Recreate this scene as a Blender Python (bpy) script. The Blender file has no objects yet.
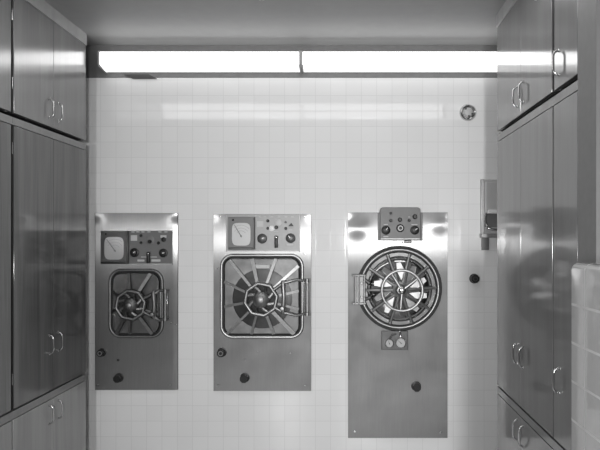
import bpy, bmesh, math, random
from mathutils import Vector, Matrix
random.seed(4)
C = bpy.context.scene.collection
PI = math.pi
F, PX, PY, CAMZ = 591.0, 345.0, 240.0, 1.60      # focal length in pixels, level camera's axis, eye height
WY = 4.20                                        # distance of the tiled wall
CEIL = 2.985

def at(px, py, w=0.0, Y=WY):
    """point standing w in front of the plane Y, for a measured pixel"""
    d = Y - w
    return Vector(((px - PX) * d / F, d, CAMZ + (PY - py) * d / F))
def ln(p, w=0.0, Y=WY):                          # a length in pixels -> metres
    return p * (Y - w) / F

# ------------------------------------------------------------------ materials
def new_mat(name):
    m = bpy.data.materials.new(name); m.use_nodes = True
    nt = m.node_tree
    b = nt.nodes['Principled BSDF']
    return m, nt, b
def G(v): return (v, v, v, 1)
def simple(name, v, rough=.5, metal=0., spec=.5, coat=0.):
    m, nt, b = new_mat(name)
    b.inputs['Base Color'].default_value = G(v); b.inputs['Roughness'].default_value = rough
    b.inputs['Metallic'].default_value = metal; b.inputs['Specular IOR Level'].default_value = spec
    b.inputs['Coat Weight'].default_value = coat
    n = nt.nodes.new('ShaderNodeTexNoise'); n.inputs['Scale'].default_value = 40
    tc = nt.nodes.new('ShaderNodeTexCoord'); nt.links.new(tc.outputs['Object'], n.inputs['Vector'])
    r = nt.nodes.new('ShaderNodeMapRange'); r.inputs['To Min'].default_value = max(.01, rough*.85); r.inputs['To Max'].default_value = min(1, rough*1.15)
    nt.links.new(n.outputs['Fac'], r.inputs['Value']); nt.links.new(r.outputs['Result'], b.inputs['Roughness'])
    return m
def brushed(name, v, rough, stretch=(3, 3, 160), bump=.02, var=.06, aniso=0.0):
    m, nt, b = new_mat(name)
    b.inputs['Metallic'].default_value = 1
    tc = nt.nodes.new('ShaderNodeTexCoord'); mp = nt.nodes.new('ShaderNodeMapping')
    mp.inputs['Scale'].default_value = stretch
    nt.links.new(tc.outputs['Object'], mp.inputs['Vector'])
    n = nt.nodes.new('ShaderNodeTexNoise'); n.inputs['Scale'].default_value = 2; n.inputs['Detail'].default_value = 5
    nt.links.new(mp.outputs['Vector'], n.inputs['Vector'])
    cr = nt.nodes.new('ShaderNodeMapRange'); cr.inputs['To Min'].default_value = v - var; cr.inputs['To Max'].default_value = v + var
    nt.links.new(n.outputs['Fac'], cr.inputs['Value']); nt.links.new(cr.outputs['Result'], b.inputs['Base Color'])
    # broad wear of the finish
    n2 = nt.nodes.new('ShaderNodeTexNoise'); n2.inputs['Scale'].default_value = 5; n2.inputs['Detail'].default_value = 3
    nt.links.new(tc.outputs['Object'], n2.inputs['Vector'])
    rr = nt.nodes.new('ShaderNodeMapRange'); rr.inputs['To Min'].default_value = rough*.75; rr.inputs['To Max'].default_value = rough*1.25
    nt.links.new(n2.outputs['Fac'], rr.inputs['Value']); nt.links.new(rr.outputs['Result'], b.inputs['Roughness'])
    if aniso:
        b.inputs['Anisotropic'].default_value = aniso
        cx = nt.nodes.new('ShaderNodeCombineXYZ'); cx.inputs[0].default_value = 1.0
        nt.links.new(cx.outputs[0], b.inputs['Tangent'])
    if bump:
        bp = nt.nodes.new('ShaderNodeBump'); bp.inputs['Strength'].default_value = bump; bp.inputs['Distance'].default_value = .01
        nt.links.new(n.outputs['Fac'], bp.inputs['Height']); nt.links.new(bp.outputs['Normal'], b.inputs['Normal'])
    return m
def sheet_steel(name, v, rough, share=.05, streak=.38):
    """vertically brushed sheet: a broad satin lobe with a little sharp sideways streak"""
    m = brushed(name, v, rough, (90, 3, 2.5), 0, .025)
    nt = m.node_tree; a = nt.nodes['Principled BSDF']; out = nt.nodes['Material Output']
    b = nt.nodes.new('ShaderNodeBsdfPrincipled'); b.inputs['Metallic'].default_value = 1; b.inputs['Base Color'].default_value = G(streak)
    b.inputs['Roughness'].default_value = .25; b.inputs['Anisotropic'].default_value = 1.0
    cx = nt.nodes.new('ShaderNodeCombineXYZ'); cx.inputs[0].default_value = 1.0
    nt.links.new(cx.outputs[0], b.inputs['Tangent'])
    mx = nt.nodes.new('ShaderNodeMixShader'); mx.inputs[0].default_value = share
    nt.links.new(a.outputs[0], mx.inputs[1]); nt.links.new(b.outputs[0], mx.inputs[2]); nt.links.new(mx.outputs[0], out.inputs['Surface'])
    return m
def tile_mat(name, axis, off, v=.74, grout=.60, joint=(.478, .492), rough=.07, pitch=(.1090, .1102)):
    """glazed 4 1/4 inch wall tile; axis 'x' = wall across the view, 'y' = wall along it"""
    m, nt, b = new_mat(name)
    g = nt.nodes.new('ShaderNodeNewGeometry')
    sp = nt.nodes.new('ShaderNodeSeparateXYZ'); nt.links.new(g.outputs['Position'], sp.inputs['Vector'])
    def axisd(sock, o, p):
        a = nt.nodes.new('ShaderNodeMath'); a.operation = 'SUBTRACT'; nt.links.new(sock, a.inputs[0]); a.inputs[1].default_value = o
        d = nt.nodes.new('ShaderNodeMath'); d.operation = 'DIVIDE'; nt.links.new(a.outputs[0], d.inputs[0]); d.inputs[1].default_value = p
        f = nt.nodes.new('ShaderNodeMath'); f.operation = 'FRACT'; nt.links.new(d.outputs[0], f.inputs[0])
        fl = nt.nodes.new('ShaderNodeMath'); fl.operation = 'FLOOR'; nt.links.new(d.outputs[0], fl.inputs[0])
        s = nt.nodes.new('ShaderNodeMath'); s.operation = 'SUBTRACT'; nt.links.new(f.outputs[0], s.inputs[0]); s.inputs[1].default_value = .5
        ab = nt.nodes.new('ShaderNodeMath'); ab.operation = 'ABSOLUTE'; nt.links.new(s.outputs[0], ab.inputs[0])
        return ab.outputs[0], fl.outputs[0]          # .5 at the joint, 0 in the middle; tile index
    u, ui = axisd(sp.outputs['X' if axis == 'x' else 'Y'], off[0], pitch[0])
    w, wi = axisd(sp.outputs['Z'], off[1], pitch[1])
    mx = nt.nodes.new('ShaderNodeMath'); mx.operation = 'MAXIMUM'; nt.links.new(u, mx.inputs[0]); nt.links.new(w, mx.inputs[1])
    j = nt.nodes.new('ShaderNodeMapRange'); j.interpolation_type = 'SMOOTHSTEP'
    j.inputs['From Min'].default_value = joint[0]; j.inputs['From Max'].default_value = joint[1]
    nt.links.new(mx.outputs[0], j.inputs['Value'])
    cv = nt.nodes.new('ShaderNodeCombineXYZ'); nt.links.new(ui, cv.inputs[0]); nt.links.new(wi, cv.inputs[1])
    wn = nt.nodes.new('ShaderNodeTexWhiteNoise'); nt.links.new(cv.outputs[0], wn.inputs['Vector'])
    tv = nt.nodes.new('ShaderNodeMapRange'); tv.inputs['To Min'].default_value = v - .012; tv.inputs['To Max'].default_value = v + .012
    nt.links.new(wn.outputs['Value'], tv.inputs['Value'])
    mix = nt.nodes.new('ShaderNodeMix'); mix.data_type = 'FLOAT'
    nt.links.new(j.outputs['Result'], mix.inputs['Factor']); nt.links.new(tv.outputs['Result'], mix.inputs['A']); mix.inputs['B'].default_value = grout
    nt.links.new(mix.outputs['Result'], b.inputs['Base Color'])
    r = nt.nodes.new('ShaderNodeMapRange'); r.inputs['To Min'].default_value = rough; r.inputs['To Max'].default_value = .7
    nt.links.new(j.outputs['Result'], r.inputs['Value']); nt.links.new(r.outputs['Result'], b.inputs['Roughness'])
    h = nt.nodes.new('ShaderNodeMapRange'); h.interpolation_type = 'SMOOTHSTEP'
    h.inputs['From Min'].default_value = .45; h.inputs['From Max'].default_value = .495
    h.inputs['To Min'].default_value = 1; h.inputs['To Max'].default_value = 0
    nt.links.new(mx.outputs[0], h.inputs['Value'])
    bp = nt.nodes.new('ShaderNodeBump'); bp.inputs['Strength'].default_value = .12; bp.inputs['Distance'].default_value = .0006
    nt.links.new(h.outputs['Result'], bp.inputs['Height']); nt.links.new(bp.outputs['Normal'], b.inputs['Normal'])
    return m
def wood(name, lo, hi, rough=.2, coat=.6, seed=0., figure=1.0):
    m, nt, b = new_mat(name)
    tc = nt.nodes.new('ShaderNodeTexCoord'); mp = nt.nodes.new('ShaderNodeMapping')
    mp.inputs['Scale'].default_value = (1, 5, .35); mp.inputs['Location'].default_value = (seed, seed*3.1, seed*1.7)
    nt.links.new(tc.outputs['Object'], mp.inputs['Vector'])
    n = nt.nodes.new('ShaderNodeTexNoise'); n.inputs['Scale'].default_value = 1.6*figure; n.inputs['Detail'].default_value = 4; n.inputs['Distortion'].default_value = .8
    nt.links.new(mp.outputs['Vector'], n.inputs['Vector'])
    mp2 = nt.nodes.new('ShaderNodeMapping'); mp2.inputs['Scale'].default_value = (3, 90, 1.2)
    nt.links.new(tc.outputs['Object'], mp2.inputs['Vector'])
    n2 = nt.nodes.new('ShaderNodeTexNoise'); n2.inputs['Scale'].default_value = 2; n2.inputs['Detail'].default_value = 4
    nt.links.new(mp2.outputs['Vector'], n2.inputs['Vector'])
    mx = nt.nodes.new('ShaderNodeMix'); mx.data_type = 'FLOAT'; mx.inputs['Factor'].default_value = .35
    nt.links.new(n.outputs['Fac'], mx.inputs['A']); nt.links.new(n2.outputs['Fac'], mx.inputs['B'])
    r = nt.nodes.new('ShaderNodeMapRange'); r.inputs['From Min'].default_value = .3; r.inputs['From Max'].default_value = .7
    r.inputs['To Min'].default_value = lo; r.inputs['To Max'].default_value = hi
    nt.links.new(mx.outputs['Result'], r.inputs['Value']); nt.links.new(r.outputs['Result'], b.inputs['Base Color'])
    b.inputs['Roughness'].default_value = .5; b.inputs['Specular IOR Level'].default_value = .25
    b.inputs['Coat Weight'].default_value = coat; b.inputs['Coat Roughness'].default_value = rough; b.inputs['Coat IOR'].default_value = 1.85
    bp = nt.nodes.new('ShaderNodeBump'); bp.inputs['Strength'].default_value = .02; bp.inputs['Distance'].default_value = .001
    nt.links.new(n2.outputs['Fac'], bp.inputs['Height']); nt.links.new(bp.outputs['Normal'], b.inputs['Normal'])
    return m
def plaster(name, v, scale=30, bump=.1, rough=.6, var=.02):
    m, nt, b = new_mat(name)
    tc = nt.nodes.new('ShaderNodeTexCoord')
    n = nt.nodes.new('ShaderNodeTexNoise'); n.inputs['Scale'].default_value = scale; n.inputs['Detail'].default_value = 5
    nt.links.new(tc.outputs['Object'], n.inputs['Vector'])
    r = nt.nodes.new('ShaderNodeMapRange'); r.inputs['To Min'].default_value = v - var; r.inputs['To Max'].default_value = v + var
    nt.links.new(n.outputs['Fac'], r.inputs['Value']); nt.links.new(r.outputs['Result'], b.inputs['Base Color'])
    b.inputs['Roughness'].default_value = rough
    bp = nt.nodes.new('ShaderNodeBump'); bp.inputs['Strength'].default_value = bump; bp.inputs['Distance'].default_value = .003
    nt.links.new(n.outputs['Fac'], bp.inputs['Height']); nt.links.new(bp.outputs['Normal'], b.inputs['Normal'])
    return m
def emit(name, v, s):
    m, nt, b = new_mat(name)
    b.inputs['Base Color'].default_value = G(v); b.inputs['Roughness'].default_value = .4
    b.inputs['Emission Color'].default_value = G(1); b.inputs['Emission Strength'].default_value = s
    return m

LAMP = 4.2
M = dict(
    tile=tile_mat('white_glazed_tile', 'x', (.0071, CAMZ + (PY - 111.0) * WY / F)),
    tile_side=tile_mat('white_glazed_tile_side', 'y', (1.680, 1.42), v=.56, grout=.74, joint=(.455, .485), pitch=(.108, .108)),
        plaster=plaster('grey_wall_plaster', .20), ceiling=plaster('ceiling_paint', .28, 12), band=plaster('dark_band_paint', .13),
    room=plaster('rear_wall_paint', .42), floor=plaster('linoleum', .45, 8, .03, .35),
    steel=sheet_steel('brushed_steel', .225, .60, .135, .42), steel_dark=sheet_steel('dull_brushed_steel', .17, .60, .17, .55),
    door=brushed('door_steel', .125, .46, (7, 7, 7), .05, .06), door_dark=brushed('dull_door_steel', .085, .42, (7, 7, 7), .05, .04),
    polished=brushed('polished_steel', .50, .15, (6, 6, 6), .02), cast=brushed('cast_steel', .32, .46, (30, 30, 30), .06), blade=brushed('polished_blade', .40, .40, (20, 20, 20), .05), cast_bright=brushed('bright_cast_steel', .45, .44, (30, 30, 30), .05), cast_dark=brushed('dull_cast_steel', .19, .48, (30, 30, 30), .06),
    chrome=brushed('chrome', .62, .16, (10, 10, 10), 0, .03),
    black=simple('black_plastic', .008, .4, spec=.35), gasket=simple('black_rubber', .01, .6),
    bezel=simple('grey_hammered_enamel', .045, .35), control=simple('etched_control_plate', .11, .4), control_pale=simple('pale_control_plate', .30, .38),
    ctrl_dark=simple('grey_wrinkle_enamel', .13, .45),
    dish=brushed('pressed_door_steel', .115, .42, (7, 7, 7), .05, .05), dome=brushed('polished_dome', .42, .12, (5, 5, 5), .03), dial_dim=simple('aged_dial_paper', .33, .35, coat=.3), ring_grey=simple('worn_ring', .16, .4),
    wood_rm=wood('varnished_wood_right_middle', .10, .16, .13, .9, 2.2),
    dial=simple('dial_paper', .50, .35, coat=.3), dial_grey=simple('gauge_paper', .42, .35, coat=.3),
    white=simple('white_enamel', .75, .4), light_plate=simple('engraved_plate', .45, .4),
    housing=simple('fixture_enamel', .45, .4), lens=emit('lit_diffuser', .8, LAMP), lens_dim=emit('lit_diffuser_dim_side', .8, 1.15), bracket=simple('dark_plate_finish', .03, .5),
    wood_up=wood('varnished_wood_upper', .10, .18, .17, 1.0, 0), wood_mid=wood('varnished_wood_middle', .025, .15, .12, .8, 3.3),
    wood_low=wood('varnished_wood_lower', .27, .42, .2, .5, 7.7, 1.3), wood_crown=wood('pale_wood_crown', .30, .40, .25, .5, 4.1), wood_rail=wood('pale_wood_rail', .20, .26, .25, .5, 9.1),
    wood_r=wood('varnished_wood_right', .10, .155, .10, .9, 5.2), carcass=simple('dark_carcass', .02, .7),
)

# ------------------------------------------------------------------ mesh helpers (all in world space, moved to the thing's origin on linking)
class MB:
    def __init__(s): s.bm = bmesh.new(); s.sharp = .34
    def box(s, a, b, bev=0.0, seg=2):
        x0, x1 = sorted((a[0], b[0])); y0, y1 = sorted((a[1], b[1])); z0, z1 = sorted((a[2], b[2]))
        r = bmesh.ops.create_cube(s.bm, size=1, matrix=Matrix.Translation(((x0+x1)/2, (y0+y1)/2, (z0+z1)/2)) @ Matrix.Diagonal((x1-x0, y1-y0, z1-z0, 1)))
        if bev:
            es = list({e for v in r['verts'] for e in v.link_edges})
            bmesh.ops.bevel(s.bm, geom=es, offset=min(bev, .45*min(x1-x0, y1-y0, z1-z0)), segments=seg, profile=.5, affect='EDGES')
        return s
    def prism(s, pts, direction, bev=0.0):
        """polygon pts (world), extruded along direction"""
        vs = [s.bm.verts.new(p) for p in pts]
        f = s.bm.faces.new(vs)
        ex = bmesh.ops.extrude_face_region(s.bm, geom=[f])
        nv = [g for g in ex['geom'] if isinstance(g, bmesh.types.BMVert)]
        bmesh.ops.translate(s.bm, vec=direction, verts=nv)
        fs = {ff for v in vs + nv for ff in v.link_faces}
        bmesh.ops.recalc_face_normals(s.bm, faces=list(fs))
        if bev:
            es = list({e for v in nv for e in v.link_edges if e.other_vert(v) in nv})
            bmesh.ops.bevel(s.bm, geom=es, offset=bev, segments=2, profile=.5, affect='EDGES')
        return s
    def tube(s, path, r, closed=False, seg=10, flat=1.0):
        path = [Vector(p) for p in path]; n = len(path); s.sharp = .9
        rad = r if isinstance(r, (list, tuple)) else [r]*n
        tang = []
        for i in range(n):
            if closed: t = path[(i+1) % n] - path[i-1]
            else: t = path[min(i+1, n-1)] - path[max(i-1, 0)]
            tang.append(t.normalized())
        up = Vector((0, 0, 1)) if abs(tang[0].z) < .9 else Vector((0, 1, 0))
        nrm = (up - tang[0]*up.dot(tang[0])).normalized()
        rings = []
        for i in range(n):
            nrm = (nrm - tang[i]*nrm.dot(tang[i])).normalized()
            bn = tang[i].cross(nrm)
            rings.append([s.bm.verts.new(path[i] + (nrm*math.cos(a)*rad[i] + bn*math.sin(a)*rad[i]*flat)) for a in (2*PI*k/seg for k in range(seg))])
        fs = []
        for i in range(n if closed else n-1):
            A, B = rings[i], rings[(i+1) % n]
            for k in range(seg): fs.append(s.bm.faces.new((A[k], A[(k+1) % seg], B[(k+1) % seg], B[k])))
        if not closed:
            fs.append(s.bm.faces.new(rings[0][::-1])); fs.append(s.bm.faces.new(rings[-1]))
        bmesh.ops.recalc_face_normals(s.bm, faces=fs)
        return s
    def lathe(s, c, prof, seg=32, axis=(0, -1, 0)):
        """profile of (radius, height along axis) about the point c"""
        c = Vector(c); a = Vector(axis).normalized(); s.sharp = max(s.sharp, .62)
        u = a.orthogonal().normalized(); v = a.cross(u)
        rings = []
        for r, h in prof:
            if r < 1e-6: rings.append([s.bm.verts.new(c + a*h)])
            else: rings.append([s.bm.verts.new(c + a*h + (u*math.cos(t) + v*math.sin(t))*r) for t in (2*PI*k/seg for k in range(seg))])
        fs = []
        for A, B in zip(rings, rings[1:]):
            for k in range(seg):
                k2 = (k+1) % seg
                if len(A) == 1 and len(B) == 1: continue
                if len(A) == 1: fs.append(s.bm.faces.new((A[0], B[k], B[k2])))
                elif len(B) == 1: fs.append(s.bm.faces.new((A[k], B[0], A[k2])))
                else: fs.append(s.bm.faces.new((A[k], A[k2], B[k2], B[k])))
        for R in (rings[0], rings[-1]):
            if len(R) > 1: fs.append(s.bm.faces.new(R))
        bmesh.ops.recalc_face_normals(s.bm, faces=fs)
        return s
    def grid(s, nx, nz, fn, back):
        """front skin fn(u,v)->point with a skirt going back to Y=back"""
        V = [[s.bm.verts.new(fn(i/nx, j/nz)) for i in range(nx+1)] for j in range(nz+1)]
        fs = []
        for j in range(nz):
            for i in range(nx): fs.append(s.bm.faces.new((V[j][i], V[j][i+1], V[j+1][i+1], V[j+1][i])))
        rim = [V[0][i] for i in range(nx)] + [V[j][nx] for j in range(nz)] + [V[nz][i] for i in range(nx, 0, -1)] + [V[j][0] for j in range(nz, 0, -1)]
        B = [s.bm.verts.new((v.co.x, back, v.co.z)) for v in rim]
        n = len(rim)
        for k in range(n): fs.append(s.bm.faces.new((rim[k], B[k], B[(k+1) % n], rim[(k+1) % n])))
        fs.append(s.bm.faces.new(B))
        bmesh.ops.recalc_face_normals(s.bm, faces=fs)
        return s
    def build(s, name, mat, parent=None, label=None, origin=None, loc=None):
        me = bpy.data.meshes.new(name)
        o = bpy.data.objects.new(name, me)
        if parent is not None:
            org = Vector(parent['org'])
            o.parent = parent; o['org'] = tuple(org)
        else:
            vs = [v.co for v in s.bm.verts]
            org = Vector(origin) if origin is not None else Vector((sum(v.x for v in vs)/len(vs), sum(v.y for v in vs)/len(vs), min(v.z for v in vs)))
            o.location = org; o['org'] = tuple(org)
        bmesh.ops.translate(s.bm, vec=-org, verts=s.bm.verts)
        s.bm.to_mesh(me); s.bm.free()
        me.materials.append(mat)
        me.shade_smooth(); me.set_sharp_from_angle(angle=s.sharp)
        C.objects.link(o)
        if label: o['label'] = label
        return o
def thing(name, loc, label, cat, group=None):
    o = bpy.data.objects.new(name, None); C.objects.link(o)
    o.location = loc; o['org'] = tuple(loc); o.empty_display_size = .05
    o['label'] = label; o['category'] = cat
    if group: o['group'] = group
    return o
def tag(o, label, cat, group=None):
    o['label'] = label; o['category'] = cat
    if group: o['group'] = group
    return o
def struct(name, mb, mat, label=None):
    o = mb.build(name, mat, label=label); o['kind'] = 'structure'; return o
def rrect(x0, x1, z0, z1, y, r, n=8):
    pts = []
    for cx, cz, a0 in ((x1-r, z1-r, 0), (x0+r, z1-r, PI/2), (x0+r, z0+r, PI), (x1-r, z0+r, 1.5*PI)):
        for k in range(n+1):
            a = a0 + PI/2*k/n; pts.append(Vector((cx + r*math.cos(a), y, cz + r*math.sin(a))))
    return pts
def circ(c, r, n=48, ph=0.0):
    return [Vector((c[0] + r*math.cos(2*PI*k/n + ph), c[1], c[2] + r*math.sin(2*PI*k/n + ph))) for k in range(n)]
OUT = Vector((0, -1, 0))

# ------------------------------------------------------------------ the room
XL, XR, YF = -2.40, 1.62, -3.2
struct('floor', MB().box((XL-.1, YF-.1, -.1), (XR+.1, WY+.12, 0)), M['floor'])
struct('ceiling', MB().box((XL-.1, YF-.1, CEIL), (XR+.1, WY+.12, CEIL+.1)), M['ceiling'])
ztile = CAMZ + (PY-78)*WY/F
struct('wall_back', MB().box((XL-.1, WY, 0), (XR+.1, WY+.1, ztile)), M['tile'], 'white glazed square tile wall')
struct('trim_1', MB().box((XL-.1, WY, ztile), (XR+.1, WY+.1, CEIL)), M['band'], 'dark plaster band above the tiles')
struct('wall_left', MB().box((XL-.1, YF, 0), (XL, WY, CEIL)), M['room'])
struct('wall_right', MB().box((XR, YF, 0), (XR+.1, WY, CEIL)), M['room'])
# pier that closes the right-hand cabinets towards the viewer
RX, LX = .936, -1.741
struct('wall_pier', MB().box((RX-.001, 2.20, 0), (XR, 2.374, CEIL)), M['plaster'], 'grey plaster wall end')
struct('wall_front', MB().box((XL-.1, YF-.1, 0), (XR+.1, YF, CEIL)), M['room'])

# tiled half wall in the right foreground, rounded tile cap
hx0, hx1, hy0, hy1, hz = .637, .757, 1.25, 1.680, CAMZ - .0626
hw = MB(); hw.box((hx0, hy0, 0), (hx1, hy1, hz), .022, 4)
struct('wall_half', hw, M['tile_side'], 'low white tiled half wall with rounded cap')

# ------------------------------------------------------------------ fluorescent lights
def fixture(x0, x1, ywall, zt, zb, d, label, group, on_ceiling=False):
    """lens box of depth d standing on the plane ywall, housing strip on top"""
    t = thing('fluorescent_wall_lamp', ((x0+x1)/2, ywall, zb), label, 'light', group)
    ec = .013
    h = MB(); h.box((x0, ywall-.03, zb+.010), (x1, ywall, zt-.004), .003); h.build('housing', M['housing'], t)
    # diffuser: upright front, rounded edges, gently falling bottom
    prof = [(.031, zt)]
    for k in range(6):
        a = PI/2*k/5; prof.append((d - .012*(1-math.sin(a)), zt - .012*(1-math.cos(a))))
    prof += [(d, zb+.034)]
    for k in range(1, 6):
        a = PI/2*k/5; prof.append((d - .014*(1-math.cos(a)), zb + .034 - .014*math.sin(a)))
    prof += [(.031, zb+.004)]
    dif = MB().prism([Vector((x0+ec, ywall-p, z)) for p, z in prof], Vector((x1-x0-2*ec, 0, 0))).build('diffuser', M['lens'], t)
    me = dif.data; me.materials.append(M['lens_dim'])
    for f in me.polygons: f.material_index = 1 if abs(f.normal.z) > .6 else 0      # top and bottom glow dimmed to keep ceiling and wall darker
    for xa in (x0, x1-ec):
        pr = [(0, zt+.002), (d+.002, zt+.002), (d+.002, zb+.03), (d-.012, zb+.016), (0, zb)]
        MB().prism([Vector((xa, ywall-p, z)) for p, z in pr], Vector((ec, 0, 0))).build('end_cap', M['housing'], t)
    return t
FD = .136
ft, fb = 2.898, 2.780
xa = (98-PX)*(WY-FD)/F; xb = (300.7-PX)*(WY-FD)/F
f1 = fixture(xa, xb, WY, ft, fb, FD, 'long white fluorescent light at the left under the ceiling, dark plate beneath it', 'wall lights above the tiles')
MB().prism([at(124, 74.5, 0), at(149, 74.5, 0), at(157.5, 79, 0), at(133, 79, 0)], OUT*.008).build('dark_plate', M['bracket'], f1)  # thin dark slanted plate below the lamp
f2 = fixture(xb+.002, xb+.002+(xb-xa), WY, ft, fb, FD, 'long white fluorescent light reaching the right-hand cabinets', 'wall lights above the tiles')

def ceiling_light(x0, x1, y, w, z0, z1, label, mat):
    t = thing('ceiling_light', ((x0+x1)/2, y, z0), label, 'light', 'lights on the ceiling')
    MB().box((x0, y-w*.4, z1-.02), (x1, y+w*.4, z1), .004).build('housing', M['housing'], t)
    d = MB(); d.box((x0+.012, y-w/2, z0), (x1-.012, y+w/2, z1-.02), .02, 3); d.build('diffuser', mat, t)
    for a in (x0, x1-.012):
        MB().box((a, y-w/2-.002, z0-.002), (a+.012, y+w/2+.002, z1), .004).build('end_cap', M['housing'], t)
    for a in (x0+.2, x1-.2):
        MB().box((a-.04, y-.03, z1-.001), (a+.04, y+.03, CEIL), .004).build('stem', M['housing'], t)
LC = emit('lit_ceiling_diffuser', .8, 4.5)
ceiling_light(-1.734, -.405, 2.78, .16, 2.76, 2.903, 'long hanging light nearer the left cabinets', LC)
ceiling_light(-.400, .928, 2.78, .16, 2.76, 2.903, 'long hanging light nearer the right cabinets', LC)

# ------------------------------------------------------------------ cabinets
def pull(xf, sgn, y, z, parent, L=.107, reach=.025):
    """bent wire pull on a door face at X=xf, reaching out along sgn"""
    pts = []
    r = .024
    for k in range(7):
        a = PI/2*k/6; pts.append((xf + sgn*(reach - r + r*math.sin(a)), y, z + L/2 - r + r*math.cos(a)))
    pts = [(xf, y, z+L/2)] + pts
    low = [(p[0], p[1], 2*z - p[2]) for p in pts[::-1]]
    m = MB(); m.tube(pts + low, .0052, seg=10)
    for zz in (z+L/2, z-L/2): m.lathe((xf, y, zz), [(.008, 0), (.008, .003), (.005, .005), (0, .005)], 14, (sgn, 0, 0))
    return m.build('handle', M['chrome'], parent)
def cabinet(name, label, group, xf, sgn, y0, y1, z0, z1, doors, wmat, hz, hinge_y=None, rail=None, toe=0.0, wallx=None, gap=.0055):
    """xf = door face plane, sgn = way the face looks (+1 = +X). doors = [(ya, yb, handle_y)]"""
    t = thing(name, ((xf + wallx)/2, (y0+y1)/2, z0), label, 'cabinet', group)
    b = MB()
    xi = xf - sgn*.022
    b.box((xi, y0+gap, z0+toe), (wallx+sgn*.004, y1-gap, z1))
    if toe: b.box((xi - sgn*.06, y0+gap, z0), (wallx+sgn*.004, y1-gap, z0+toe))
    b.build('body', M['carcass'], t)
    ye = y1 if y1 in (3.973, 3.640) else y1-gap
    MB().box((xi+sgn*.002, ye-.019, z0+toe), (wallx+sgn*.004, ye, z1), .002).build('end_panel', wmat, t)
    dz0, dz1 = z0+toe, z1
    if rail:
        MB().box((xi, y0+.001, z1-rail), (xf-sgn*.001, y1-.001, z1), .001).build('top_rail', M['wood_rail'] if sgn > 0 else wmat, t)
        dz1 = z1 - rail - .004
    for ya, yb, hy in doors:
        d = MB().box((xf-sgn*.021, ya+.0012, dz0+.003), (xf, yb-.0012, dz1), .0016).build('door', wmat, t)
        pull(xf, sgn, hy, hz, d)
    if gap > .01:  # added near-black strips: shade of the door gaps put in as colour
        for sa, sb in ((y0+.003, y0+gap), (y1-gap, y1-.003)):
            if sb not in (3.973-.003, 3.640-.003): MB().box((xi, sa, dz0), (xf-sgn*.005, sb, dz1), 0).build('gap_shade_strip', M['gasket'], t)
    if hinge_y is not None:
        for zz in (dz0+.16, dz1-.12):
            h = MB(); h.tube([(xf-sgn*.006, hinge_y+.007, zz-.03), (xf-sgn*.006, hinge_y+.007, zz+.03)], .0035, seg=8)
            h.box((xf-sgn*.014, hinge_y+.004, zz-.028), (xf-sgn*.004, hinge_y+.012, zz+.028), .001)
            h.build('hinge', M['chrome'], t)
    return t
ZU0, ZU1 = 2.266, 2.905
ZT0, ZT1 = .708, 2.245
ZB1 = .700
HU, HM, HB = 2.375, .985, .572
# left: two bays, seam at Y 3.095
Lb = [(3.095, 3.973, 3.532), (2.215, 3.095, 2.655)]
Ln = [('far', 'by the tiled wall'), ('near', 'cut off at left edge')]
for (y0, y1, ym), (k, where) in zip(Lb, Ln):
    g = 3.0 if k == 'far' else 0
    def dd_(g): return [(y0 + g, ym, ym-.055), (ym, y1 - (.002 if k == 'far' else g), ym+.055)]
    dd = dd_(.013)
    hy = y0 if k == 'far' else None
    GAP = .013
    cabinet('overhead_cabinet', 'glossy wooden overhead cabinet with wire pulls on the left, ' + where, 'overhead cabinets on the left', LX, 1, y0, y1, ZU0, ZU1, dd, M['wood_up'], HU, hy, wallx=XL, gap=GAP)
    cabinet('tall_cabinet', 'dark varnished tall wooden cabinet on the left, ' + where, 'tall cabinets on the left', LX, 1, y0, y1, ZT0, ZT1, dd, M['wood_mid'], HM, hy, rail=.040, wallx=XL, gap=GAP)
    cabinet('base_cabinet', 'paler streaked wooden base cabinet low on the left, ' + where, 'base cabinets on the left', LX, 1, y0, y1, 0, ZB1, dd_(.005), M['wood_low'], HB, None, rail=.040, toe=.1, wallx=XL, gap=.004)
Rb = [(2.66, 3.640, 3.148, 'far'), (2.376, 2.66, None, 'near')]
for y0, y1, ym, k in Rb:
    if k == 'far':
        def dd_(g): return [(y0+g, ym, ym-.055), (ym, y1-.002, ym+.055)]
        where = 'with a pair of doors, beside the tiled wall'
    else:
        def dd_(g): return [(y0+.002, y1-g, y1-.075)]
        where = 'with one narrow door, against the plaster wall end'
    hy = y0 if k == 'far' else None
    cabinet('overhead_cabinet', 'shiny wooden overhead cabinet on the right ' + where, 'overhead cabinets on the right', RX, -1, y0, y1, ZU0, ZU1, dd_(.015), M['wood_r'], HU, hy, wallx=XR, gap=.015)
    cabinet('tall_cabinet', 'tall wooden cabinet on the right ' + where, 'tall cabinets on the right', RX, -1, y0, y1, ZT0, ZT1, dd_(.006), M['wood_rm'], HM, None, rail=.040, wallx=XR)
    cabinet('base_cabinet', 'low wooden base cabinet on the right ' + where, 'base cabinets on the right', RX, -1, y0, y1, 0, ZB1, dd_(.004), M['wood_r'], HB, None, rail=.040, toe=.1, wallx=XR, gap=.004)
# boards between the overhead doors and the ceiling
struct('trim_2', MB().box((LX+.006, 2.215, ZU1+.002), (XL, 3.975, CEIL), .003), M['wood_crown'], 'pale board above the left cabinets')
struct('trim_3', MB().box((RX-.006, 2.376, ZU1+.002), (XR, 3.642, CEIL), .003), M['wood_crown'], 'pale board above the right cabinets')

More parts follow.
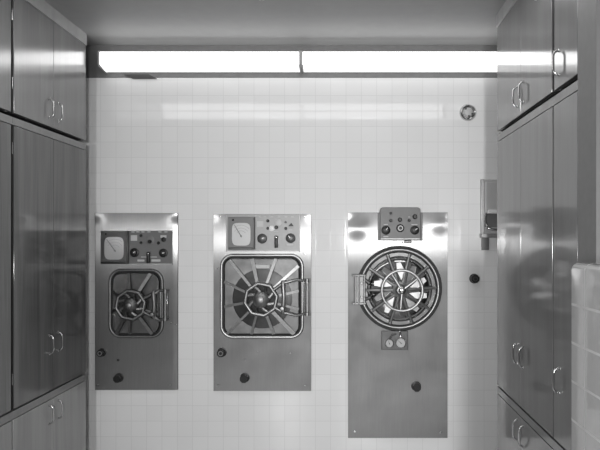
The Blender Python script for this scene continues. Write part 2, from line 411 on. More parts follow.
# ------------------------------------------------------------------ sterilizers
PW = .020                                           # how far the steel fronts stand off the tiles
def panel(t, x0, x1, y0, y1, mat, tilt):
    a, b = at(x0, y1, PW), at(x1, y0, PW)
    def fn(u, v):
        X = a.x + (b.x-a.x)*u; Z = a.z + (b.z-a.z)*v
        return Vector((X, WY - PW + tilt(u, v), Z))
    MB().grid(70, 130, fn, WY-.0005).build('front_panel', mat, t)
def knob_disc(c, r, h, dome=.25):
    return [(0, 0), (r, 0), (r*1.02, h*.6), (r*.9, h*.92), (r*.55, h), (0, h)]
def screw(t, px, py, r=1.0, mat='chrome'):
    c = at(px, py, PW); R = ln(r)
    m = MB(); m.lathe(c, [(R, -.002), (R, .0015), (R*.7, .0035), (0, .004)], 14)
    m.build('screw', M[mat], t)
def dial_knob(parent, px, py, r, w, h, ring=True, mat='black', grey=False):
    """scaled control knob: graduated skirt, fluted grip, pointer"""
    c = at(px, py, w); R = ln(r, w)
    k = MB()
    prof = [(R, -.001), (R, .004), (R*.80, .007)]
    k.lathe(c, prof + [(0, .007)], 28)
    pts = []
    n = 20
    for i in range(n):
        rr = R*(.68 if i % 2 else .60); a = 2*PI*i/n
        pts.append(c + Vector((rr*math.cos(a), -.006, rr*math.sin(a))))
    k.prism(pts, OUT*(h-.006), .001)
    o = k.build('dial_knob', M[mat], parent)
    return o, c, R
def sub_mark(parent, name, c, R, h, ang, mat):
    d = Vector((math.cos(ang), 0, math.sin(ang))); n = Vector((-d.z, 0, d.x))
    p = c + OUT*h
    MB().prism([p - n*R*.09 + d*R*.05, p + n*R*.09 + d*R*.05, p + n*R*.06 + d*R*.58, p - n*R*.06 + d*R*.58], OUT*.0012).build(name, mat, parent)
def button(parent, px, py, r, w, h=.012, mat='black', name='button'):
    c = at(px, py, w); R = ln(r, w)
    MB().lathe(c, [(R*1.15, -.001), (R*1.15, .002), (R, .003), (R, h*.8), (R*.75, h), (0, h)], 18).build(name, M[mat], parent)
def valve_knob(t, px, py, r, length, cap='black', base=PW, tagged=None):
    """cylindrical valve handle on a stem; ends at the pixel given"""
    w = base + length
    tip = at(px, py, w); R = ln(r, w)
    root = Vector((tip.x, WY-base+.002, tip.z))
    st = MB(); st.lathe(root, [(R*1.15, 0), (R*1.15, .004), (R*.45, .008), (R*.45, length*.45), (R*.5, length*.5)], 20)
    g = MB(); n = 16
    pts = [root + OUT*length*.4 + Vector((R*(1.0 if i % 2 else .93)*math.cos(2*PI*i/n), 0, R*(1.0 if i % 2 else .93)*math.sin(2*PI*i/n))) for i in range(n)]
    g.prism(pts, OUT*length*.6, .0025)
    return st, g, root + OUT*length, R
def add_valve(t, px, py, r, length, ringed):
    st, g, tip, R = valve_knob(t, px, py, r, length)
    k = g.build('valve_handle', M['black'], t)
    st.build('stem', M['black'], k)
    if ringed: MB().lathe(tip, [(R*.62, -.002), (R*.62, .002), (R*.40, .002), (R*.40, -.001)], 22).build('cap_ring', M['ring_grey'], k)

def recorder(t, x0, x1, y0, y1, d, needle, w0=PW, mat='bezel', dialmat='dial'):
    w = w0 + .045
    a, b = at(x0, y1, w), at(x1, y0, w)
    depth = .045
    r = MB()
    r.box((a.x, WY-w+.006, a.z), (b.x, WY-w0+.002, b.z), .004)
    o = r.build('recorder', M[mat], t)
    # bezel frame with a barrel-shaped opening
    da, db = at(d[0], d[3], w), at(d[1], d[2], w)
    cx, cz, hx, hz_ = (da.x+db.x)/2, (da.z+db.z)/2, (db.x-da.x)/2, (db.z-da.z)/2
    def barrel(k, n=40, sx=1., y=0.):
        th = 2*PI*k/n; c_, s_ = math.cos(th), math.sin(th); p = 4.6
        q = (abs(c_)**p + abs(s_)**p)**(-1/p)
        return Vector((cx + hx*sx*q*c_, y, cz + hz_*sx*q*s_*(1.0+.0*c_)))
    n = 40
    bz = MB(); inner, outer, inner2 = [], [], []
    for k in range(n):
        p = barrel(k, n, 1.0, WY-w-.004); th = 2*PI*k/n
        c_, s_ = math.cos(th), math.sin(th); q = 1/max(abs(c_), abs(s_))
        ox, oz = (b.x-a.x)/2-.004, (b.z-a.z)/2-.004
        mxx, mzz = (a.x+b.x)/2, (a.z+b.z)/2
        outer.append(bz.bm.verts.new((mxx+ox*max(-1, min(1, q*c_)), WY-w-.004, mzz+oz*max(-1, min(1, q*s_)))))
        inner.append(bz.bm.verts.new(p)); inner2.append(bz.bm.verts.new((p.x, WY-w+.008, p.z)))
    ob = [bz.bm.verts.new((v.co.x, WY-w+.008, v.co.z)) for v in outer]
    for k in range(n):
        k2 = (k+1) % n
        for A, B in ((outer, inner), (inner, inner2), (ob, outer)): bz.bm.faces.new((A[k], A[k2], B[k2], B[k]))
    bmesh.ops.recalc_face_normals(bz.bm, faces=bz.bm.faces)
    bz.build('bezel', M[mat], o)
    MB().prism([barrel(k, n, 1.04, WY-w+.0065) for k in range(n)], OUT*.004).build('dial_face', M[dialmat], o)
    # printed scale arcs and the needle
    ar = MB()
    piv = at(needle[2], needle[3], w)
    for rr in (.55, .85, 1.15):
        R = hx*rr
        pts = [Vector((piv.x+R*math.cos(th), WY-w+.002, piv.z+R*math.sin(th))) for th in [math.radians(35+110*i/16) for i in range(17)]]
        pts = [p for p in pts if abs(p.x-cx) < hx*.86 and abs(p.z-cz) < hz_*.86]
        if len(pts) > 2: ar.tube(pts, .0007, seg=5)
    ar.build('scale', M['ctrl_dark'], o)
    tip = at(needle[0], needle[1], w)
    nd = MB(); dirv = (tip-piv).normalized(); nn = Vector((-dirv.z, 0, dirv.x))
    P = Vector((piv.x, WY-w-.001, piv.z)); T = Vector((tip.x, WY-w-.001, tip.z))
    nd.prism([P-nn*.0028-dirv*.01, P+nn*.0028-dirv*.01, T+nn*.0016, T-nn*.0016], OUT*.002)
    nd.lathe((piv.x, WY-w, piv.z), [(.006, 0), (.006, .004), (0, .005)], 16)
    nd.build('needle', M['ctrl_dark'], o)
    # pull lip along the bottom of the case
    MB().box((a.x+.006, WY-w-.012, a.z+.002), (b.x-.006, WY-w+.004, a.z+.016), .004).build('lip', M['black'] if mat == 'bezel' else M['bezel'], o)
    MB().lathe(at((x0+x1)/2 - (x1-x0)*.30, y0+3.2, w+.004), [(.007, 0), (.007, .004), (.003, .007), (0, .007)], 16).build('lock', M['black'], o)
    return o

def hub_door(t, name_mats, rect, hub, hubR, bars, disc=None, hinge=None, handles=None, fins=8, fin_swirl=.5):
    """rectangular door in a chromed ring, dished plate, radial locking bars, polygon hub"""
    ring_m, door_m, bar_m, hub_m = name_mats
    gx0, gx1, gy0, gy1, rr, tube = rect
    w = PW + .018
    a, b = at(gx0, gy1, w), at(gx1, gy0, w)
    T = ln(tube); R = ln(rr)
    fr = MB()
    fr.tube(rrect(a.x+T, b.x-T, a.z+T, b.z-T, WY-PW-.004, R-T, 10), T, True, 12, 1.0)
    fr.build('door_ring', M[ring_m], t)
    g = MB(); q = T*2.3
    g.tube(rrect(a.x+q, b.x-q, a.z+q, b.z-q, WY-PW-.002, R-q, 10), T*.62, True, 10); g.build('gasket', M['gasket'], t)
    q = T*2.95
    d = MB(); pts = rrect(a.x+q, b.x-q, a.z+q, b.z-q, WY-PW+.003, max(R-q, .012), 8)
    d.prism(pts, OUT*.022, .006)
    door = d.build('door', M[door_m], t)
    wh = PW + .085
    hc = at(hub[0], hub[1], wh); HR = ln(hubR, wh)
    fc = Vector((hc.x, WY-PW-.019, hc.z))
    if disc:
        D = ln(disc)
        MB().lathe(fc, [(D, 0), (D, .005), (D*.93, .009), (D*.6, .022), (D*.48, .030), (0, .030)], 56).build('dish', M['dish'], door)
    # locking bars from the hub to the door's rim
    for ang, wd in bars:
        th = math.radians(ang); dv = Vector((math.cos(th), 0, math.sin(th))); nv = Vector((-dv.z, 0, dv.x))
        # distance to the rounded rectangle along this direction
        ex = ((b.x-q-.004-hc.x)/dv.x) if dv.x > 1e-6 else ((a.x+q+.004-hc.x)/dv.x if dv.x < -1e-6 else 9)
        ez = ((b.z-q-.004-hc.z)/dv.z) if dv.z > 1e-6 else ((a.z+q+.004-hc.z)/dv.z if dv.z < -1e-6 else 9)
        L = min(ex, ez, HR*2.95)
        W = wd*.5
        p0 = Vector((hc.x, WY-PW-.060, hc.z)) + dv*HR*.86
        p1 = Vector((hc.x, WY-PW-.020, hc.z)) + dv*L
        m = MB()
        up = (p1-p0).normalized().cross(nv).normalized()
        if up.y > 0: up = -up
        vs = [m.bm.verts.new(p) for p in (p0-nv*W, p0+nv*W, p0+nv*W+up*.012, p0-nv*W+up*.012)] + [m.bm.verts.new(p) for p in (p1-nv*W*1.2, p1+nv*W*1.2, p1+nv*W*1.2+up*.012, p1-nv*W*1.2+up*.012)]
        for f in ((0, 1, 2, 3), (7, 6, 5, 4), (0, 4, 5, 1), (1, 5, 6, 2), (2, 6, 7, 3), (3, 7, 4, 0)): m.bm.faces.new([vs[i] for i in f])
        bmesh.ops.recalc_face_normals(m.bm, faces=m.bm.faces)
        m.build('locking_bar', M[bar_m], door)
    # hub: back disc, polygon ring, swirling fins, dome
    hb = MB(); hb.lathe(Vector((hc.x, WY-PW-.019, hc.z)), [(HR*.80, 0), (HR*.80, .036), (HR*.5, .040), (0, .040)], 40)
    hub_o = hb.build('hub', M['gasket'], door)
    rg = MB(); ns = 8
    P = []
    for k in range(ns):
        for f in range(3):
            a0, a1 = 2*PI*k/ns+.2, 2*PI*(k+1)/ns+.2
            p = Vector((math.cos(a0), 0, math.sin(a0))).lerp(Vector((math.cos(a1), 0, math.sin(a1))), f/3)
            P.append(Vector((hc.x, WY-wh, hc.z)) + p*HR*.94)
    rg.tube(P, HR*.15, True, 10, .8); rg.build('hub_ring', M[bar_m], door)
    for k in range(fins):
        a0 = 2*PI*k/fins + .1
        pts, rads = [], []
        for s_ in range(6):
            f = s_/5; r_ = HR*(.34 + .56*f); th = a0 + fin_swirl*f
            pts.append(Vector((hc.x + r_*math.cos(th), WY - wh - .010*(1-f), hc.z + r_*math.sin(th)))); rads.append(HR*(.12 - .03*f))
        m = MB(); m.tube(pts, rads, False, 8, .55); m.build('hub_fin', M[hub_m], door)
    dm = MB(); DR = HR*.50
    dm.lathe(Vector((hc.x, WY-wh+.03, hc.z)), [(DR, 0), (DR, .035), (DR*.92, .048), (DR*.7, .060), (DR*.4, .068), (DR*.38, .078), (DR*.2, .082), (0, .083)], 32)
    dm.build('hub_dome', M[hub_m], door)
    return door, hc, HR

def hinge_yoke(t, door, hc, HR, xpin, ytop, ybot, xin, gap_px, cm='cast'):
    """hinge post on the right of the door, two cast arms and a yoke reaching to the hub"""
    w = PW + .055
    top, bot = at(xpin, ytop, w), at(xpin, ybot, w)
    post = MB(); post.tube([top, bot], ln(1.5), seg=12)
    pl = MB()
    for p in (top, bot):
        post.lathe(p + Vector((0, 0, -.012)), [(ln(2.2), 0), (ln(2.2), .024), (0, .026)], 16, (0, 0, 1))
    h = post.build('hinge', M[cm], t)
    bx = at(xpin, ytop-1, PW); bx2 = at(xpin, ybot+1, PW)
    MB().box((bx.x-ln(2.4), WY-PW-.008, bx2.z), (bx.x+ln(2.4), WY-PW+.003, bx.z), .003).build('hinge_plate', M['chrome'], h)
    for p in (top, bot):
        MB().box((p.x-ln(1.6), WY-PW-.055, p.z-.010), (p.x+ln(1.6), WY-PW-.004, p.z+.010), .004).build('hinge_lug', M[cm], h)
    # second slim rod beside the pin (grip)
    g0, g1 = at(xpin-gap_px, ytop+1, w+.02), at(xpin-gap_px, ybot-1, w+.02)
    MB().tube([g0, g1], ln(.9), seg=10).build('hinge_rod', M['chrome'], h)
    wy = PW + .10
    ti, bi = at(xin, ytop+2.5, wy), at(xin, ybot-1.5, wy)
    y = MB()
    y.tube([top + Vector((0, 0, -.006)), top.lerp(ti, .45) + Vector((0, -.02, .014)), ti + Vector((.02, 0, .004)), ti], [.0085, .0095, .011, .012], seg=10)
    y.tube([bot + Vector((0, 0, .006)), bot.lerp(bi, .45) + Vector((0, -.02, -.014)), bi + Vector((.02, 0, -.004)), bi], [.0085, .0095, .011, .012], seg=10)
    y.tube([ti + Vector((0, 0, .018)), ti, ti.lerp(bi, .5) + Vector((.006, 0, 0)), bi, bi + Vector((0, 0, -.012))], [.010, .017, .013, .017, .010], seg=12)
    for p in (ti, bi):
        q = Vector((hc.x, WY-PW-.085, hc.z)); dv = (p-q); dv = dv.normalized()
        y.tube([p, q + dv*HR*.95], [.011, .012], seg=10)
    y.lathe(ti.lerp(bi, .86) + Vector((-.004, 0, 0)), [(.020, -.01), (.020, .012), (.013, .018), (.012, .03), (0, .032)], 20)
    y.build('hinge_arm', M[cm], door)
    # plate between the arms
    k = at(xin, (ytop+ybot)/2, PW)
    return h

def corner_bend(amt, rad, aspect, base=None):
    def f(u, v):
        s = 0
        for cu in (0, 1):
            s += amt*math.exp(-((((u-cu))**2) + ((1-v)*aspect)**2)/rad**2)
        return s + (base(u, v) if base else 0)
    return f

GRP = 'steel sterilizers set in the tiled wall'
# ---- left unit
def unit_left():
    o = at(136, 390); t = thing('autoclave', (o.x, WY, o.z), 'smallest, darkest steel sterilizer, at left, with narrow upright door and recorder dial', 'sterilizer', GRP)
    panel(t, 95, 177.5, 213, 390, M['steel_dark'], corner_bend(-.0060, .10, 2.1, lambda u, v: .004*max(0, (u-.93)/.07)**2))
    recorder(t, 100.3, 127.6, 230.8, 264, (104.2, 123.9, 237, 259.6), (106.6, 239.2, 114.8, 250.6), dialmat='dial_dim')
    w = PW + .014
    a, b = at(127.9, 264.6, w), at(172, 230.6, w)
    c = MB().box((a.x, WY-w, a.z), (b.x, WY-PW+.002, b.z), .003).build('control_panel', M['control'], t)
    tr = MB()
    e = ln(.55); tr.box((a.x, WY-w-.003, a.z), (b.x, WY-w+.002, a.z+2*e), .001); tr.box((a.x, WY-w-.003, a.z), (a.x+2*e, WY-w+.002, b.z), .001)
    tr.build('edge_strip', M['cast'], c)
    for (px, py, r, an) in ((134.6, 252.6, 4.6, .4), (163.4, 253, 4.4, .1)):
        k, cc, R = dial_knob(t, px, py, r, w, .034); sub_mark(k, 'pointer', cc, R, .0335, an, M['white'])
    lv(t, 148.2, 252, 263.2, 3.1, w)
    for px, py, r in ((141, 235.6, 1.3), (141, 242.7, 1.25), (158.5, 243, 1.4), (163.7, 239.5, 2.1)): button(c, px, py, r, w)
    button(c, 149.9, 240.0, 4.0, w, .006, 'ctrl_dark', 'knob_skirt'); button(c, 150.2, 241.6, 1.9, w, .026, 'black', 'selector_knob')
    plates(c, [(134, 238, 6.4, 5.6)] + [(x, 231.9, 3, 1.1) for x in (133, 138, 143, 149, 160, 166)] + [(163.5, 236.5, 6, 2.5), (149, 257, 16, .8), (156, 260.5, 9, 2.2), (141, 260.5, 7, 2)], w)
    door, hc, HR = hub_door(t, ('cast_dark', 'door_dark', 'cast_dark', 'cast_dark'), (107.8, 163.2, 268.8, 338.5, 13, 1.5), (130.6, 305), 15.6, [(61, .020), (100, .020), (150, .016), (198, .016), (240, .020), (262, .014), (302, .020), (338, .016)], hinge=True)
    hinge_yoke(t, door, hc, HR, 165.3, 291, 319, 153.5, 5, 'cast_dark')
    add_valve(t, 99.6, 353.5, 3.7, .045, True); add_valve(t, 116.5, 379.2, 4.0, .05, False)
    screw(t, 118.2, 360, 1.3, 'black')
    for p in ((170, 385), (98, 385), (171.5, 323.5), (176, 324.5)): screw(t, *p, .8)
def lv(t, px, y0, y1, wpx, w):
    a, b = at(px-wpx/2, y1, w+.02), at(px+wpx/2, y0, w+.02)
    m = MB(); m.box((a.x, WY-w-.030, a.z), (b.x, WY-w-.012, b.z), .005, 3)
    m.lathe(Vector(((a.x+b.x)/2, WY-w+.001, b.z-.012)), [(.009, 0), (.009, .014), (0, .016)], 16)
    k = m.build('lever', M['black'], t)
    MB().lathe(Vector(((a.x+b.x)/2, WY-w-.029, b.z-.012)), [(.005, 0), (.005, .004), (0, .005)], 12).build('lever_screw', M['chrome'], k)
def plates(c, lst, w):
    for px, py, ww, hh in lst:
        a, b = at(px-ww/2, py+hh/2, w), at(px+ww/2, py-hh/2, w)
        MB().box((a.x, WY-w-.002, a.z), (b.x, WY-w+.001, b.z), .0006, 1).build('name_plate', M['light_plate'], c)
unit_left()
# ---- middle unit
def unit_mid():
    o = at(262, 391); t = thing('autoclave', (o.x, WY, o.z), 'middle steel sterilizer with big square door and round hub, recorder dial above', 'sterilizer', GRP)
    panel(t, 213.5, 311, 214, 391, M['steel'], corner_bend(-.0022, .055, 1.8))
    w0 = PW + .008
    a, b = at(226, 251.6, w0), at(300, 214.8, w0)
    bp = MB().box((a.x, WY-w0, a.z), (b.x, WY-PW+.002, b.z), .002).build('control_panel', M['control_pale'], t)
    tr = MB(); e = ln(.5)
    tr.box((a.x, WY-w0-.003, a.z), (b.x, WY-w0+.002, a.z+2*e), .001); tr.box((a.x, WY-w0-.003, a.z), (a.x+1.4*e, WY-w0+.002, b.z), .001); tr.box((b.x-1.4*e, WY-w0-.003, a.z), (b.x, WY-w0+.002, b.z), .001)
    tr.build('edge_strip', M['cast'], bp)
    recorder(t, 227.8, 254.2, 216.8, 249.6, (231.8, 250.6, 222.9, 245.6), (234.2, 224.6, 241, 236), w0, 'ctrl_dark')
    w = w0
    for (px, py, r, an) in ((262.2, 238.6, 5.0, .3), (290.6, 238.2, 4.9, 2.2)):
        k, cc, R = dial_knob(t, px, py, r, w, .030, mat='bezel'); sub_mark(k, 'pointer', cc, R, .0295, an, M['white'])
    lv(t, 276.1, 235.6, 247.8, 3.3, w)
    for px, py, r in ((267.8, 220.8, 1.4), (267.8, 228.3, 1.3), (276.3, 227.4, 1.7), (285.8, 228.4, 1.3)): button(bp, px, py, r, w)
    button(bp, 285.6, 222.2, 1.0, w, .006, 'ctrl_dark')
    c = at(291, 225, w); s = ln(2.6)
    MB().prism([c+Vector((-s, .001, -s*.45)), c+Vector((s, .001, -s*.45)), c+Vector((s*.15, .001, s*.8))], OUT*.014, .001).build('selector_knob', M['black'], bp)
    button(bp, 271.8, 228.6, 2.6, w, .008, 'white', 'pilot_light'); button(bp, 278.6, 222.6, 3.2, w, .004, 'light_plate', 'knob_skirt')
    plates(bp, [(260.2, 224, 6.6, 5.8), (278, 241, 3, 7), (276, 231.3, 5, .8)] + [(x, 216.9, 2.6, .9) for x in (260, 265, 272, 279, 286, 292.5)] + [(290, 244.6, 7, 2), (290.5, 229.8, 4, .8)], w)
    bars = [(12, .016), (42, .018), (71, .018), (104, .022), (130, .018), (156, .016), (192, .016), (225, .015), (253, .015), (288, .018), (312, .024), (344, .016)]
    door, hc, HR = hub_door(t, ('cast_bright', 'door', 'cast', 'cast'), (219.5, 303.8, 253.8, 339, 13, 1.6), (261, 299.5), 17.4, bars, disc=29.5)
    # raised pressing above the hub
    p0, p1 = at(253, 268.5, PW+.03), at(270, 264.5, PW+.03)
    MB().box((p0.x, WY-PW-.034, p0.z), (p1.x, WY-PW-.018, p1.z), .004).build('name_plate', M['light_plate'], door)
    hinge_yoke(t, door, hc, HR, 307.2, 280.5, 314, 283, 3.6)
    add_valve(t, 220.5, 353.6, 4.1, .055, True); add_valve(t, 243.6, 379.3, 4.2, .055, False)
    for p in ((258, 351.8), (244.6, 359.8), (290, 352.8), (220, 216.8), (305, 216.6), (218, 268.5), (304.5, 253.6), (305, 385.5), (218, 385)): screw(t, *p, .8)
unit_mid()
# ---- right unit
def unit_right():
    o = at(398, 438); t = thing('autoclave', (o.x, WY, o.z), 'tallest steel sterilizer, at right, with round door, handwheel and two small gauges', 'sterilizer', GRP)
    def sheet(u, v):   # oil-canned sheet: top leans back a little, shallow buckles beside the control box
        return sum(-.0045*math.exp(-(((u-cu)*.707/.070)**2 + ((v-cv)*1.604/.060)**2)) for cu, cv in ((.09, .930), (.92, .950)))
    panel(t, 348, 447.5, 212.3, 438, M['steel'], corner_bend(-.0030, .06, 2.25, sheet))
    # control box
    w0 = PW + .030
    a, b = at(378, 240.6, w0), at(422.6, 212.8, w0)
    MB().box((a.x, WY-w0, a.z), (b.x, WY-PW+.004, b.z), .002).build('control_back_plate', M['ctrl_dark'], t)
    w = PW + .062
    a, b = at(380, 239.6, w), at(420.6, 207.2, w)
    pts = [Vector((a.x, WY-w0+.004, a.z)), Vector((b.x, WY-w0+.004, a.z))]
    R = ln(3.4, w)
    pts += [Vector((b.x-R+R*math.cos(x), WY-w0+.004, b.z-R+R*math.sin(x))) for x in [PI/2*k/6 for k in range(7)]]
    pts += [Vector((a.x+R+R*math.cos(x), WY-w0+.004, b.z-R+R*math.sin(x))) for x in [PI/2+PI/2*k/6 for k in range(7)]]
    c = MB().prism(pts, OUT*(w-w0+.004), .004).build('control_box', M['ctrl_dark'], t)
    e = ln(.5); MB().box((a.x+.004, WY-w-.003, a.z+.001), (b.x-.002, WY-w+.004, a.z+.001+2*e), .001).build('edge_strip', M['cast'], c)
    for px, py, r in ((390.8, 213.2, 1.2), (390.8, 220.5, 1.4), (399.9, 219.7, 1.9), (409.2, 220.5, 1.3), (414.9, 216.7, 2.2)): button(c, px, py, r, w, .014)
    for (px, py, r, an) in ((385.9, 230.2, 4.5, 1.0), (414.7, 230.2, 4.5, .7)):
        k, cc, R2 = dial_knob(t, px, py, r, w, .034); sub_mark(k, 'pointer', cc, R2, .0335, an, M['white'])
    k, cc, R2 = dial_knob(t, 400.2, 228.2, 4.0, w, .020)
    MB().lathe(cc, [(R2*.66, .012), (R2*.66, .0215), (R2*.42, .0215), (R2*.42, .012)], 24).build('knob_ring', M['light_plate'], k)
    plates(c, [(385.8, 236.7, 5, .8), (414.5, 224.5, 6, .8), (385.8, 224.4, 4, .7), (409.3, 217, 2, .7)], w)
    # round frame
    fcp = at(399.4, 288.6, PW+.02); W = WY-PW
    f0 = Vector((fcp.x, W+.002, fcp.z))
    R = ln(42.9, PW+.03)
    MB().lathe(f0, [(R*.90, 0), (R*1.0, 0), (R*1.0, .014), (R*.985, .020), (R*.955, .020), (R*.945, .010), (R*.90, .010)], 72).build('flange', M['gasket'], t)
    m = MB(); m.tube(circ((f0.x, W-.026, f0.z), R*.91, 72), R*.037, True, 12); m.build('door_ring', M['cast'], t)
    dR = R*.865
    door = MB().lathe(f0, [(dR, .004), (dR, .030), (dR*.97, .036), (dR*.88, .036), (dR*.84, .026), (dR*.80, .024)], 72).build('door', M['dish'], t)
    MB().lathe(f0, [(dR*.84*math.cos(PI/2*k/10), .022 + .046*math.sin(PI/2*k/10)) for k in range(11)], 72).build('door_dome', M['dome'], door)
    # ten tapered locking bars
    for k in range(10):
        th = math.radians(2 + 36*k); dv = Vector((math.cos(th), 0, math.sin(th))); nv = Vector((-dv.z, 0, dv.x))
        m = MB()
        p0 = f0 + dv*dR*.20 + OUT*.118; p1 = f0 + dv*dR*.97 + OUT*.052
        m.tube([p0, p0.lerp(p1, .5), p1], [.0125, .0105, .0095], seg=8)
        m.lathe(p1 - dv*.008, [(.013, -.014), (.013, .006), (.008, .010), (0, .010)], 14)
        m.build('locking_bar', M['cast_bright'], door)
        # cam blade, set obliquely beside each bar and twisted on its length
        th3 = th - .12; th2 = th + .36; tw = (.03, -.5, .08, .45, -.06, .55, .0, -.4, .15, -.12)[k]
        d3 = Vector((math.cos(th3), 0, math.sin(th3))); d2 = Vector((math.cos(th2), 0, math.sin(th2)))
        q0 = f0 + d3*dR*.22 + OUT*.100; q1 = f0 + d2*dR*.72 + OUT*.094
        ax = (q1-q0).normalized(); sd = Matrix.Rotation(tw, 3, ax) @ ax.cross(OUT).normalized()
        up = sd.cross(ax).normalized()
        l = MB(); l.prism([q0 - sd*.012, q0 + sd*.012, q0.lerp(q1, .6) + sd*.026, q1 + sd*.016, q1 - sd*.016, q0.lerp(q1, .6) - sd*.026], up*.006, .0015)
        l.build('cam_blade', M['blade'], door)
    # black spider plate beneath the links
    sp = MB(); n = 40; pts = []
    for k in range(n):
        rr = dR*(.78 if (k//2) % 2 else .50); a_ = 2*PI*k/n + .2
        pts.append(f0 + Vector((rr*math.cos(a_), -.056, rr*math.sin(a_))))
    sp.prism(pts, OUT*.014, .003); sp.build('spider_plate', M['black'], door)
    hb = MB(); hb.lathe(f0, [(dR*.22, .06), (dR*.22, .125), (dR*.15, .135), (dR*.12, .165), (dR*.1, .172), (0, .174)], 32); hb.build('hub', M['cast'], door)
    # handwheel
    wc = at(402.2, 290.6, PW+.165); WRr = ln(20.3, PW+.165)
    hw_ = MB(); hw_.tube(circ(wc, WRr, 64), .0098, True, 12); 
    wheel = hw_.build('handwheel', M['cast_bright'], door)
    for ang in (122, 38, 265):
        th = math.radians(ang); dv = Vector((math.cos(th), 0, math.sin(th)))
        MB().tube([wc + Vector((0, .004, 0)), wc + dv*WRr*.5 + Vector((0, .002, 0)), wc + dv*WRr], [.013, .010, .007], seg=10).build('handwheel_spoke', M['cast_bright'], door)
    MB().lathe(wc + Vector((0, .012, 0)), [(.030, 0), (.030, .014), (.022, .022), (.010, .026), (0, .026)], 24).build('handwheel_boss', M['polished'], door)
    # hinge on the left: cast block with rods
    w = PW + .075
    a, b = at(354, 305, w), at(365.6, 274.4, w)
    h = MB().box((a.x+.004, WY-w+.006, a.z+.010), (b.x, WY-PW+.002, b.z-.010), .006).build('hinge', M['cast_dark'], t)
    for xx in (355.3, 358.8, 364.4):
        p, q = at(xx, 304.4, w+.006), at(xx, 274.8, w+.006)
        MB().tube([p, q], ln(.95), seg=10).build('hinge_rod', M['cast'], h)
    for yy in (275.5, 303.6):
        p, q = at(352.2, yy, w), at(366.2, yy, w)
        MB().box((p.x, WY-w-.010, p.z-.009), (q.x, WY-w+.035, q.z+.009), .004).build('hinge_lug', M['cast_dark'], h)
    for yy in (283, 297):
        MB().lathe(at(361.8, yy, w-.011), [(.010, -.004), (.010, .006), (.006, .010), (0, .010)], 14).build('hinge_bolt', M['cast'], h)
    p = at(352, 300, PW); 
    arm = MB(); arm.tube([at(364, 279, PW+.07), at(369, 283, PW+.085), f0 + Vector((-dR*.80, 0, .035)) + OUT*.05], [.012, .012, .010], seg=10)
    arm.build('hinge_arm', M['cast_dark'], door)
    arm = MB(); arm.tube([at(364, 300, PW+.07), at(370, 297.5, PW+.085), f0 + Vector((-dR*.80, 0, -.045)) + OUT*.05], [.012, .012, .010], seg=10)
    arm.build('hinge_arm', M['cast_dark'], door)
    # latch over the door ring
    p = at(407, 242, PW+.03)
    l = MB(); l.box((p.x-ln(4.6), WY-PW-.042, p.z-.006), (p.x+ln(4.6), WY-PW+.001, p.z+.006), .003)
    l.tube([p + Vector((-ln(3), -.02, .0)), p + Vector((ln(3.5), -.02, .004))], .009, seg=10); l.build('latch', M['chrome'], t)
    # gauges under the door
    w = PW + .020
    a, b = at(381.6, 350, w), at(408, 331, w)
    gb = MB().box((a.x, WY-w, a.z), (b.x, WY-PW+.002, b.z), .003).build('gauge_bracket', M['door_dark'], t)
    for px, py, r in ((389.4, 343.5, 4.3), (400.8, 343, 5.3)):
        c_ = at(px, py, w+.03); R3 = ln(r, w+.03); c0 = Vector((c_.x, WY-w+.002, c_.z))
        g = MB().lathe(c0, [(R3*.5, 0), (R3*.5, .012), (R3, .014), (R3, .032), (R3*.86, .034), (R3*.86, .028), (0, .028)], 32).build('gauge', M['chrome'], t)
        MB().lathe(c0, [(R3*.85, .027), (R3*.85, .030), (0, .030)], 32).build('gauge_face', M['dial_grey'], g)
        nd = MB(); an = 1.9 if r < 5 else 2.4
        dv = Vector((math.cos(an), 0, math.sin(an))); nn = Vector((-dv.z, 0, dv.x)); P = c0 + OUT*.031
        nd.prism([P-nn*.0022-dv*R3*.25, P+nn*.0022-dv*R3*.25, P+nn*.001+dv*R3*.65, P-nn*.001+dv*R3*.65], OUT*.001)
        nd.lathe(c0 + OUT*.030, [(.0035, 0), (.0035, .003), (0, .003)], 12)
        nd.build('gauge_needle', M['black'], g)
        tk = MB()
        for i in range(11):
            aa = math.radians(-45 + 27*i); d_ = Vector((math.cos(aa), 0, math.sin(aa))); n_ = Vector((-d_.z, 0, d_.x)); Q = c0 + OUT*.0298
            tk.prism([Q+d_*R3*.66-n_*.0008, Q+d_*R3*.66+n_*.0008, Q+d_*R3*.80+n_*.0008, Q+d_*R3*.80-n_*.0008], OUT*.0008)
        tk.build('gauge_scale', M['ctrl_dark'], g)
    MB().tube([at(400.6, 338, w+.012), at(400.2, 333.5, w+.014), at(399.6, 330, PW+.012)], .007, seg=10).build('gauge_pipe', M['chrome'], t)
    MB().tube([at(389.6, 339.5, w+.010), at(392, 335, w+.014), at(396, 334, w+.012)], .006, seg=10).build('gauge_pipe', M['bezel'], t)
    add_valve(t, 417, 388, 4.3, .06, False)
    for p in ((354.8, 431.6), (440.6, 432.4)): screw(t, *p, 1.1)
unit_right()

# ------------------------------------------------------------------ small things on the tiles
c = at(468.5, 112, .02); R = ln(8.6, .02)
t = thing('wall_fitting', (c.x, WY, c.z-R), 'round chrome wall fitting high on the tiles near right-hand cabinets', 'wall fitting')
c0 = Vector((c.x, WY+.001, c.z))
MB().lathe(c0, [(R, 0), (R, .004), (R*.93, .016), (R*.80, .024), (R*.70, .020), (R*.66, .008), (0, .008)], 40).build('flange', M['chrome'], t)
MB().lathe(c0, [(R*.56, .004), (R*.56, .012), (R*.50, .020), (R*.30, .026), (0, .028)], 32).build('center_cap', M['light_plate'], t)
m = MB()
for an in (2.3, -1.5, -.5): 
    m.lathe(c0 + Vector((R*.50*math.cos(an), 0, R*.50*math.sin(an))), [(R*.13, .004), (R*.13, .026), (0, .028)], 14)
m.build('bolt', M['bezel'], t)

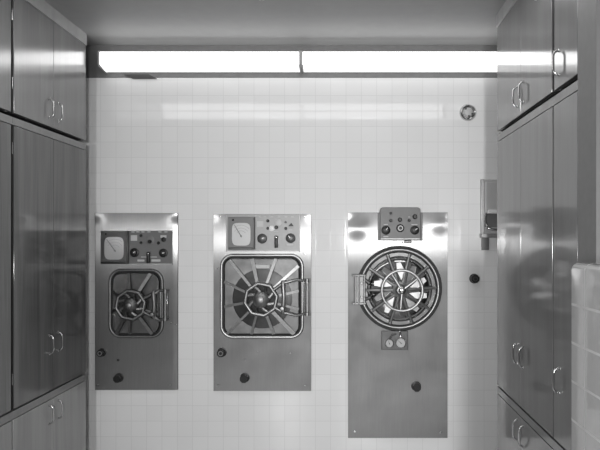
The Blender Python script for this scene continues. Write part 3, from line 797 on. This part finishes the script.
st, g, tip, Rk = valve_knob(None, 475.6, 279, 4.3, .05, base=0)
t = thing('valve_knob', (tip.x, WY, tip.z-Rk), 'small round black knob on bare tiles right of the round-door sterilizer', 'knob')
g.build('grip', M['black'], t); st.build('stem', M['black'], t)
MB().lathe(tip, [(Rk*.55, -.002), (Rk*.55, .002), (Rk*.38, .002), (Rk*.38, -.001)], 22).build('cap_ring', M['bezel'], t)

# dispenser with a tray, half behind the right-hand cabinets
o = at(492, 250)
t = thing('wall_dispenser', (o.x, WY, o.z), 'steel wall dispenser with tray, half hidden by the right-hand cabinets', 'dispenser')
def pb(x0, x1, y0, y1, w0, w1, name, mat, bev=.004):
    a, b = at(x0, y1, w1), at(x1, y0, w1)
    return MB().box((a.x, WY-w1, a.z), (b.x, WY-w0, b.z), bev).build(name, M[mat], t)
pb(481.5, 512, 179.5, 237.5, -.001, .012, 'back_plate', 'housing')
pb(481, 484.4, 179, 237, .010, .030, 'edge_rail', 'cast')
pb(485.5, 510, 182, 213, .010, .07, 'hood', 'housing')
pb(488.5, 510, 209.5, 213.5, .010, .10, 'front_lip', 'white')
pb(485.5, 510, 214, 227, .010, .035, 'drum', 'ring_grey')
a = at(484.5, 226, .05)
MB().tube([at(485.5, 213, .05), at(485.3, 222, .06), at(487.5, 227.5, .07), at(492, 229.5, .08), at(510, 230.5, .08)], .008, seg=10).build('guard_bar', M['chrome'], t)
pb(482, 510, 233.5, 237.8, .010, .09, 'tray', 'cast')
pb(481.6, 489.3, 238, 250, -.001, .018, 'bracket', 'ring_grey')

# ------------------------------------------------------------------ camera, world, view
cam = bpy.data.cameras.new('camera'); co = bpy.data.objects.new('camera', cam); C.objects.link(co)
co.location = (0, 0, CAMZ); co.rotation_euler = (PI/2, 0, 0)
cam.sensor_width = 36; cam.lens = 36*F/600; cam.shift_x = -(PX-300)/600; cam.shift_y = (PY-225)/600; cam.clip_start = .05
sc = bpy.context.scene; sc.camera = co
# the photographer's two flood lamps, standing behind the camera
for lx, en, tx in ((-1.05, 64, .4), (.36, 84, .35)):
    ld = bpy.data.lights.new('flood_lamp', 'AREA'); ld.shape = 'DISK'; ld.size = .34; ld.energy = en*.34; ld.spread = math.radians(80)
    lo = bpy.data.objects.new('flood_lamp', ld); C.objects.link(lo); lo.location = (lx, -2.2, 1.60)
    lo.rotation_euler = (Vector((tx, 4.2, 1.1)) - lo.location).to_track_quat('-Z', 'Y').to_euler()
w = bpy.data.worlds.new('world'); sc.world = w; w.use_nodes = True
w.node_tree.nodes['Background'].inputs['Color'].default_value = G(.02)
sc.view_settings.view_transform = 'Standard'; sc.view_settings.look = 'None'
sc.view_settings.exposure = 0; sc.view_settings.gamma = 1; sc.view_settings.use_curve_mapping = False
for o in bpy.data.objects:
    if 'org' in o: del o['org']
